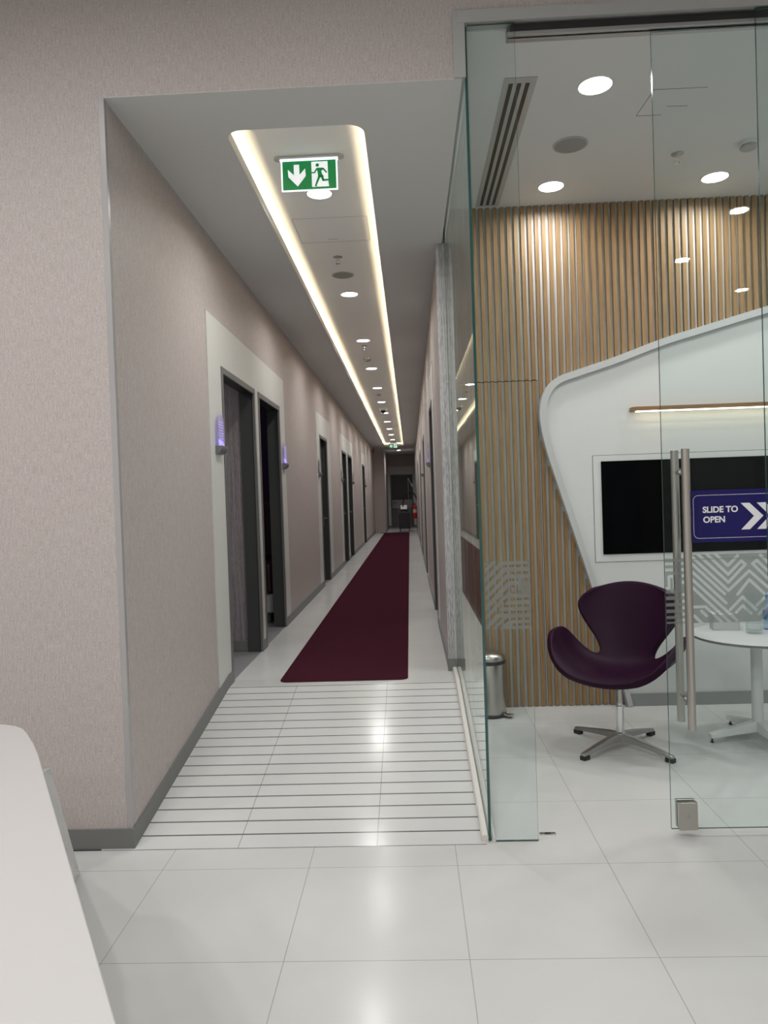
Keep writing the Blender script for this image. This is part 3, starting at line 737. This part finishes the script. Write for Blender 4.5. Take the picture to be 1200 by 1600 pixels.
def sp(pts): return [(-XW / 2 + (x) * U, XH - (y) * U * (XH / XW) * 845 / 440) for x, y in pts]
fy = -.0038
MB().prism(sp([(180, 45), (265, 45), (268, 205), (358, 110), (365, 225), (235, 385), (92, 235), (85, 115), (180, 210)]), fxz, fy - .0004, fy).build('arrow', M['signwhite'], e)
MB().prism(sp([(460, 10), (715, 10), (720, 350), (728, 405), (560, 405), (470, 405), (460, 395)]), fxz, fy - .0004, fy).build('doorway_symbol', M['signwhite'], e)
b = MB(); f2 = fy - .0005
def lim(p, q, w0, w1):
    p, q = Vector(p), Vector(q); d = (q - p).normalized(); nn = Vector((-d.y, d.x))
    b.prism(sp([tuple(p + nn * w0 / 2), tuple(q + nn * w1 / 2), tuple(q - nn * w1 / 2), tuple(p - nn * w0 / 2)]), fxz, f2 - .0004, f2)
b.prism(sp([(553 + 28 * math.cos(a * PI / 10), 65 + 28 * math.sin(a * PI / 10)) for a in range(20)]), fxz, f2 - .0004, f2)
b.prism(sp([(540, 108), (640, 108), (660, 120), (635, 145), (612, 160), (640, 250), (600, 262), (560, 240), (550, 160)]), fxz, f2 - .0004, f2)
lim((545, 118), (510, 178), 26, 22); lim((515, 180), (455, 182), 22, 22); lim((640, 118), (690, 180), 28, 24); lim((688, 175), (700, 190), 22, 22)
lim((585, 230), (520, 385), 42, 26); lim((618, 225), (640, 310), 46, 34); lim((625, 305), (765, 300), 34, 26); lim((500, 385), (550, 400), 14, 8)
b.build('running_figure', M['green'], e)
e2 = exit_sign((-.028, 21.2, 3.115), 0, 0, 'left', 'small exit sign with left arrow at the far end of the recess')
MB().box(-.15, .15, -.012, .012, 0, .13).build('green_panel', M['green'], e2)
MB().box(-.155, .155, -.02, .02, .13, .150).build('light_bar', M['signwhite'], e2)
MB().box(-.10, .10, -.015, .015, .150, RZ - 3.115).build('mounting_plate', M['trim'], e2)
MB().prism([(-.125, .065), (-.075, .11), (-.05, .11), (-.075, .08), (-.015, .08), (-.015, .05), (-.075, .05), (-.05, .02), (-.075, .02)], fxz, -.0135, -.012).build('arrow', M['signwhite'], e2)
MB().box(.02, .115, -.0135, -.012, .01, .12).build('doorway_symbol', M['signwhite'], e2)
b = MB(); b.prism([(.05, .10), (.08, .10), (.075, .06), (.09, .02), (.075, .02), (.06, .05), (.04, .02), (.03, .025), (.05, .06)], fxz, -.0145, -.0135); b.build('running_figure', M['green'], e2)
o = MB().box(XL, XL + .07, 22.6, 22.7, 3.06, 3.17).build('fire_alarm', M['red'], bevel=.008); tag(o, 'small red fire alarm sounder high on the far left corridor wall', 'fire alarm')

# ------------------------------------------------------------------ room number signs
def number_sign(side, y, z, lit, label):
    X = XL + .006 if side == 'l' else XR - .006; s = 1 if side == 'l' else -1
    e = empty('room_sign', (X, y, z)); tag(e, label, 'room sign', 'door signs along the corridor')
    W, H = .072, .215
    arch = [(-W, 0), (W, 0)] + [(W * math.cos(PI * k / 16), H - W * 1.1 + W * 1.1 * math.sin(PI * k / 16)) for k in range(0, 17)]
    b = MB(); b.prism(arch, lambda u, v, w: (w * s, u, v), .018, .023)
    pl = b.build('acrylic_plate', M['acrylic'] if lit else mat('unlit_acrylic', (.42, .41, .42), .25), e)
    if lit:
        b = MB(); random.seed(int(y * 10))
        for r in range(9):
            zz = .012 + r * .018; wv = W * .75
            x = -wv
            while x < wv:
                L = random.uniform(.006, .02); b.box(*sorted((.0232 * s, .0236 * s)), x, min(x + L, wv), zz, zz + .004 + .004 * (r < 2)); x += L + random.uniform(.004, .012)
        b.build('engraving', M['violet'], e).parent = pl
        b = MB(); b.prism([(-W, 0), (W, 0), (W, .028), (-W, .028)], lambda u, v, w: (w * s, u, v), .0231, .0234); b.build('lit_foot', M['violet_soft'], e).parent = pl
        n = len(arch); b = MB(); a2 = [(u * .96, v * .985) for u, v in arch]
        b.add([(.0236 * s, u, v) for u, v in arch] + [(.0236 * s, u, v) for u, v in a2], [(i, (i + 1) % n, n + (i + 1) % n, n + i) for i in range(1, n - 1)]); b.build('lit_rim', M['violet_soft'], e, fix=False).parent = pl
        ld = bpy.data.lights.new('sign_lamp', 'POINT'); ld.energy = .035; ld.color = (.42, .32, 1); ld.shadow_soft_size = .02; lo = bpy.data.objects.new('sign_lamp', ld); C.objects.link(lo); lo.parent = e; lo.location = (.03 * s, 0, .03)
    b = MB(); pr = [(0, 0)] + [(.045 * math.cos(a * PI / 20), -.052 * math.sin(a * PI / 20)) for a in range(0, 11)]
    b.prism(pr, lambda u, v, w: (u * s, w, v), -W - .004, W + .004); b.build('holder', mat('grey_sign_holder', (.16, .165, .17), .35), e, bevel=.001)
number_sign('l', 1.865, 1.86, True, 'violet lit arched sign left of the first doorway')
number_sign('l', 4.36, 1.86, True, 'violet lit arched sign right of the second doorway')
number_sign('l', 7.22, 1.86, False, 'grey unlit arched sign left of the third doorway')
number_sign('l', 10.58, 1.86, False, 'grey unlit arched sign left of the fourth doorway')
number_sign('l', 13.25, 1.86, False, 'grey unlit arched sign right of the fifth doorway')
number_sign('l', 17.82, 1.86, False, 'grey unlit arched sign right of the last doorway in the left wall')
number_sign('r', 5.25, 1.86, True, 'violet lit arched sign on the right wall past its first doorway')
number_sign('r', 9.1, 1.86, False, 'grey unlit sign on the right wall past its second doorway')

# ------------------------------------------------------------------ swan style chair
def interp(tab, v):
    ks = [k[0] for k in tab]
    for i in range(len(ks) - 1):
        if v <= ks[i + 1]: break
    p = [tab[max(i - 1, 0)], tab[i], tab[i + 1], tab[min(i + 2, len(tab) - 1)]]
    t = (v - ks[i]) / (ks[i + 1] - ks[i]); out = []
    for j in range(1, len(tab[0])):
        p0, p1, p2, p3 = (q[j] for q in p)
        m1 = (p2 - p0) / max(p[2][0] - p[0][0], 1e-6) * (ks[i + 1] - ks[i]); m2 = (p3 - p1) / max(p[3][0] - p[1][0], 1e-6) * (ks[i + 1] - ks[i])
        out.append((2 * t ** 3 - 3 * t * t + 1) * p1 + (t ** 3 - 2 * t * t + t) * m1 + (-2 * t ** 3 + 3 * t * t) * p2 + (t ** 3 - t * t) * m2)
    return out
CHR = -36
ch = empty('swivel_chair', (1.625, 1.325, 0), math.radians(CHR)); tag(ch, 'dark aubergine leather swivel armchair with chrome star base by the glass door', 'chair')
#      v     y      z     halfwidth  bend(rad)  armlean
TAB = [(0, -.288, .413, .150, .06, -.02), (.03, -.280, .422, .240, .22, -.035), (.08, -.258, .432, .315, .52, -.040), (.15, -.222, .436, .395, .92, -.030), (.23, -.170, .433, .462, 1.22, -.014), (.31, -.112, .427, .508, 1.42, .0), (.39, -.050, .423, .520, 1.46, -.020), (.46, .002, .424, .515, 1.46, -.055), (.52, .044, .431, .480, 1.38, -.088),
       (.56, .072, .439, .410, 1.18, -.092), (.59, .093, .448, .300, .84, -.055), (.62, .115, .460, .205, .56, -.012), (.68, .150, .505, .164, .42, .0), (.75, .180, .585, .205, .50, .0), (.82, .210, .680, .285, .58, .012), (.88, .233, .768, .335, .64, .030), (.93, .252, .845, .350, .66, .055), (.965, .267, .900, .322, .62, .075), (.985, .277, .934, .260, .50, .075), (1.0, .284, .956, .170, .33, .05)]
NU, NV = 22, 44
vs = []
for j in range(NV + 1):
    v = j / NV; y, z, w, bend, sag = interp(TAB, v)
    y2, z2 = interp(TAB, min(v + .01, 1))[:2]; y1, z1 = interp(TAB, max(v - .01, 0))[:2]
    d = Vector((0, y2 - y1, z2 - z1)).normalized(); nrm = Vector((1, 0, 0)).cross(d)      # points up on the seat, forward on the back
    for i in range(NU + 1):
        t = -1 + 2 * i / NU; s_ = abs(t) * w
        # curvature grows towards the rim so that the middle stays flat
        th = 0; px = pn = 0; K = 14
        for q in range(K):
            f = (q + .5) / K; th = bend * (f * abs(t)) ** 1.35
            px += math.cos(th) * s_ / K; pn += math.sin(th) * s_ / K
        p = Vector((0, y, z)) + Vector((math.copysign(px, t), 0, 0)) + nrm * pn - d * sag * t * t
        vs.append(tuple(p))
b = MB(); b.add(vs, [(j * (NU + 1) + i, j * (NU + 1) + i + 1, (j + 1) * (NU + 1) + i + 1, (j + 1) * (NU + 1) + i) for j in range(NV) for i in range(NU)])
sh = b.build('seat_shell', M['leather'], ch, smooth=False, fix=False)
sh.data.polygons.foreach_set('use_smooth', [True] * len(sh.data.polygons))
sm = sh.modifiers.new('smooth', 'SMOOTH'); sm.factor = .5; sm.iterations = 10
so = sh.modifiers.new('solid', 'SOLIDIFY'); so.thickness = .040; so.offset = 0; so.use_even_offset = False
ss = sh.modifiers.new('sub', 'SUBSURF'); ss.levels = 1; ss.render_levels = 2
b = MB(); b.lathe([(.10, .385), (.09, .372), (.04, .362), (.022, .360)], n=32); b.build('seat_mount', M['black'], ch, smooth=True)
b = MB(); b.lathe([(.0285, .045), (.0285, .09), (.022, .095), (.022, .235), (.0245, .236), (.0245, .246), (.018, .248), (.016, .262)], n=28); b.build('column', M['chrome'], ch, smooth=True)
b = MB(); b.lathe([(.0155, .262), (.0155, .372)], n=24); b.build('gas_lift', M['steel'], ch, smooth=True)
MB().path([(-.015, -.02, .362), (-.09, -.05, .366), (-.14, -.07, .372)], .005, 8).build('height_lever', M['chrome'], ch, smooth=True)
for q, a in enumerate((124, 41, 216, 309)):
    a = math.radians(a - CHR); c, s_ = math.cos(a), math.sin(a); R = (.345, .335, .325, .335)[q]
    def at_(r, side, z): return (c * r - s_ * side, s_ * r + c * side, z)
    vs = []
    for r, w, zt, zb in ((.012, .027, .088, .045), (.10, .024, .080, .048), (.22, .020, .060, .036), (R, .016, .038, .022)):
        vs += [at_(r, -w, zb), at_(r, w, zb), at_(r, w * .7, zt), at_(r, -w * .7, zt)]
    fs = [(k * 4 + i, k * 4 + (i + 1) % 4, (k + 1) * 4 + (i + 1) % 4, (k + 1) * 4 + i) for k in range(3) for i in range(4)] + [(3, 2, 1, 0), (12, 13, 14, 15)]
    lg = MB().add(vs, fs).build('leg', mat('satin_star_base_metal', (.45, .45, .44), .3, 1.0), ch, bevel=.003, smooth=True)
    vs = [at_(r, w, z) for z in (0.0, .024) for r, w in ((R - .045, -.017), (R + .004, -.017), (R + .004, .017), (R - .045, .017))]
    MB().hexa(vs).build('rubber_foot', M['blackrub'], lg, bevel=.003)

# ------------------------------------------------------------------ round table and what stands on it
TZ = .62
tb = empty('round_table', (2.45, 1.42, 0)); tag(tb, 'low round grey-white table on a white pedestal behind the glass door', 'table')
MB().lathe([(.345, TZ - .020), (.352, TZ - .016), (.352, TZ - .002), (.349, TZ)], n=72).build('tabletop', [M['table']], tb, smooth=True)
MB().lathe([(.3535, TZ - .0155), (.3535, TZ - .004)], n=72).build('table_edge', M['tedge'], tb, smooth=True)
MB().lathe([(.032, .05), (.032, TZ - .025), (.09, TZ - .021)], n=32).build('column', M['white'], tb, smooth=True)
for q in range(4):
    a = math.radians(188 + 90 * q); c, s_ = math.cos(a), math.sin(a); vs = []
    for r, w, zt, zb in ((.0, .030, .115, .052), (.14, .028, .085, .042), (.30, .024, .055, .028)):
        vs += [(c * r - s_ * g_, s_ * r + c * g_, z) for g_, z in ((-w, zb), (w, zb), (w * .75, zt), (-w * .75, zt))]
    fs = [(k_ * 4 + i, k_ * 4 + (i + 1) % 4, (k_ + 1) * 4 + (i + 1) % 4, (k_ + 1) * 4 + i) for k_ in range(2) for i in range(4)] + [(3, 2, 1, 0), (8, 9, 10, 11)]
    lg = MB().add(vs, fs).build('leg', M['white'], tb, bevel=.004, smooth=True)
    MB().lathe([(.009, 0), (.011, .006), (.005, .010), (.005, .030)], c=(c * .285, s_ * .285, 0), n=16).build('levelling_foot', M['black'], lg, smooth=True)
e = empty('tissue_box', (2.335, 1.60, TZ), math.radians(-10)); tag(e, 'white paper tissue box on the round table beside the glass jar', 'box')
MB().box(-.065, .085, -.055, .055, 0, .098).build('box_body', mat('pale_grey_card', (.50, .50, .50), .6), e, bevel=.002)
MB().prism(rrect(-.03, .05, -.014, .014, .013, 6), fxy, .098, .0988).build('opening', mat('grey_box_slot', (.25, .25, .25), .7), e)
e = empty('glass_jar', (2.455, 1.45, TZ)); tag(e, 'tall clear glass cylinder jar standing on the round table', 'jar')
MB().lathe([(.045, .0005), (.046, .01), (.046, .235), (.0435, .237), (.042, .235), (.042, .016), (.005, .014)], n=40).build('jar_wall', M['jar'], e, smooth=True)
MB().lathe([(.041, .016), (.041, .030), (.002, .033)], n=40).build('jar_contents', mat('pale_crystals', (.62, .64, .64), .3), e, smooth=True)
e = empty('water_bottle', (2.585, 1.55, TZ)); tag(e, 'clear plastic water bottle with blue label behind the jar on the table', 'bottle')
MB().lathe([(.026, .0), (.031, .006), (.031, .13), (.027, .155), (.013, .178), (.013, .19)], n=32).build('bottle_body', M['water'], e, smooth=True)
MB().lathe([(.0318, .062), (.0318, .112)], n=32).build('bottle_label', mat('blue_paper_label', (.04, .16, .35), .4), e, smooth=True)
MB().lathe([(.015, .188), (.015, .206), (.013, .209)], n=24).build('bottle_cap', mat('blue_cap', (.05, .2, .45), .4), e, smooth=True)

# ------------------------------------------------------------------ pedal bin
e = empty('pedal_bin', (.955, 2.02, 0)); tag(e, 'brushed steel pedal bin with domed lid against the oak slats', 'bin')
MB().lathe([(.106, 0), (.108, .004), (.108, .022), (.104, .026)], n=48).build('bin_base', M['black'], e, smooth=True)
MB().lathe([(.103, .024), (.103, .352), (.102, .354)], n=56).build('bin_body', M['steel'], e, smooth=True)
MB().lathe([(.107, .354), (.108, .358), (.108, .376), (.105, .378)], n=56).build('bin_collar', M['black'], e, smooth=True)
MB().lathe([(.106, .378), (.107, .384), (.104, .402), (.090, .420), (.060, .432), (.03, .436), (.001, .437)], n=56).build('bin_lid', M['steel'], e, smooth=True)
b = MB(); b.path([(.08, -.075, .022), (.108, -.105, .020), (.135, -.10, .020), (.14, -.078, .022), (.10, -.05, .026)], .006, 8); b.hexa([(.088, -.098, .018), (.125, -.112, .016), (.142, -.083, .016), (.105, -.065, .018), (.088, -.098, .026), (.125, -.112, .024), (.142, -.083, .024), (.105, -.065, .026)]); b.build('pedal', M['steel'], e, smooth=True)
MB().box(.05, .13, -.08, -.045, 0, .016).build('pedal_foot', M['black'], e, bevel=.004)

# ------------------------------------------------------------------ reception desk at the lower left
dk = empty('reception_desk', (-.6, -1.5, 0)); tag(dk, 'white reception desk with rounded corner, cut off at the lower left of the frame', 'desk')
dd = Vector((.5235, -.852)).normalized(); c0 = Vector((-.634, -.868)); nl = Vector((-.852, -.5235)).normalized()
near = c0 + dd * 2.6
top = [(-.925, -.555), (-.890, -.566), (-.857, -.580), (-.818, -.610), (-.784, -.651), (-.709, -.753), tuple(c0), tuple(near), tuple(near + nl * .8), (-1.75, -1.2), (-1.62, -.75), (-1.3, -.58)]
place(MB().prism(top, fxy, .745, .78).build('desktop', M['desk'], bevel=.004, seg=3), dk)
F0 = Vector((-.934, -.017)); T0 = Vector((-.600, -.872))
# slanted glossy side: foot line on the floor, head line under the desktop
foot = [F0, Vector((-.72, -.95)), Vector((-.05, -2.05))]; head = [T0, Vector((-.60, -.98)), Vector((-.03, -1.95))]
ftin = [v + nl * .02 for v in foot]; hdin = [v + nl * .02 for v in head]
b = MB()
vs = [(v.x, v.y, 0) for v in foot] + [(v.x, v.y, .744) for v in head] + [(v.x, v.y, 0) for v in ftin] + [(v.x, v.y, .744) for v in hdin]
fs = []
for i in range(2): fs += [(i, i + 1, 3 + i + 1, 3 + i), (6 + i, 9 + i, 9 + i + 1, 6 + i + 1), (3 + i, 4 + i, 10 + i, 9 + i), (i, 6 + i, 7 + i, i + 1)]
fs += [(0, 3, 9, 6), (2, 8, 11, 5)]
b.add(vs, fs); place(b.build('side_panel', mat('glossy_grey_laminate', (.52, .51, .50), .08, .35)), dk)

# ------------------------------------------------------------------ dental chair and cabinet in the purple room
e = empty('treatment_chair', (-1.10, 4.72, ZF - .003)); tag(e, 'dark burgundy treatment chair on a white base glimpsed through the second doorway', 'chair')
pl = mat('dark_burgundy_vinyl', (.03, .006, .015), .35)
MB().box(-.30, .14, -.28, .28, .10, .30).build('chair_base', M['white'], e, bevel=.02)
MB().box(-.26, .10, -.24, .24, 0, .10).build('base_plinth', M['frame'], e, bevel=.01)
MB().box(-.36, .155, -.33, .30, .30, .62).build('seat', pl, e, bevel=.05, seg=4)
MB().box(-.36, .155, .10, .30, .60, 1.25).build('backrest', pl, e, bevel=.07, seg=4)

# ------------------------------------------------------------------ equipment trolley and extinguisher at the far end
e = empty('equipment_trolley', (.24, 23.6, ZF)); tag(e, 'dark equipment trolley with screen and lamp arm parked at the far corridor end', 'trolley')
bd = MB().box(-.20, .20, -.22, .22, .10, .66).build('trolley_body', M['cartbody'], e, bevel=.015)
b = MB(); b.box(-.205, .205, -.23, .23, .68, .71); b.build('worktop', mat('grey_worktop', (.10, .10, .11), .4), e, bevel=.005)
for sx in (-.215, .215):
    b = MB(); b.path([(sx, -.21, .1), (sx, -.21, .5), (sx, -.21, .84), (sx, -.19, .86), (sx, 0, .86), (sx, .21, .86)], .010, 8); b.build('side_rail', M['alu'], e, smooth=True)
b = MB(); b.box(-.15, .12, -.12, .12, .71, .80).box(.02, .15, -.16, .0, .71, .78).box(-.12, -.02, -.16, -.02, .71, .76); b.build('instrument_box', M['black'], e, bevel=.01)
b = MB(); b.hexa([(-.13, -.06, .80), (.10, -.06, .80), (.10, -.03, .80), (-.13, -.03, .80), (-.13, .02, .94), (.10, .02, .94), (.10, .05, .94), (-.13, .05, .94)]); b.build('screen', mat('pale_screen', (.6, .6, .6), .4, emit=(.5, .5, .5), es=.25), e)
b = MB(); b.tube((.17, .1, .71), (.17, .1, 1.93), .008); b.tube((.17, .1, 1.93), (.31, 0, 1.62), .010, .016); b.build('lamp_arm', M['alu'], e, smooth=True)
MB().tube((.27, .03, 1.72), (.32, -.01, 1.60), .018, .024).build('lamp_head', mat('bright_lamp_head', (.8, .8, .8), .3, .3), e, smooth=True)
b = MB(); b.path([(-.05 + .27 * (1 - math.cos(a)), 0, .80 + .57 * math.sin(a) + .10 * (a / PI)) for a in [k * PI / 24 for k in range(0, 25)]] , .021, 8); b.build('hose', M['blackrub'], e, smooth=True)
for sx in (-.16, .16):
    for sy in (-.18, .18):
        b = MB(); b.tube((sx - .015, sy, .045), (sx + .015, sy, .045), .045, n=20); b.box(sx - .012, sx + .012, sy - .012, sy + .012, .05, .10); b.build('caster', M['blackrub'], e, smooth=True)
e = empty('fire_extinguisher', (.615, 22.4, .74)); tag(e, 'red fire extinguisher hung on the right wall at the far corridor end', 'fire extinguisher')
MB().lathe([(.05, 0), (.068, .012), (.072, .03), (.072, .40), (.06, .45), (.03, .475), (.022, .49)], n=32).build('cylinder', M['red'], e, smooth=True)
MB().lathe([(.0728, .20), (.0728, .32)], n=32).build('label', mat('pale_label', (.55, .5, .45), .5), e, smooth=True)
b = MB(); b.tube((0, 0, .49), (0, 0, .53), .02); b.box(-.01, .01, -.09, .02, .53, .545).box(-.01, .01, -.08, .02, .50, .512); b.build('valve', M['black'], e)
b = MB(); b.path([(0, -.02, .51), (-.06, -.05, .49), (-.095, -.05, .38), (-.09, -.04, .2), (-.085, -.03, .08)], .011, 8); b.build('hose', M['blackrub'], e, smooth=True)
MB().box(.0, .085, -.02, .02, .36, .40).build('bracket', M['alu'], e)
bpy.context.view_layer.update()
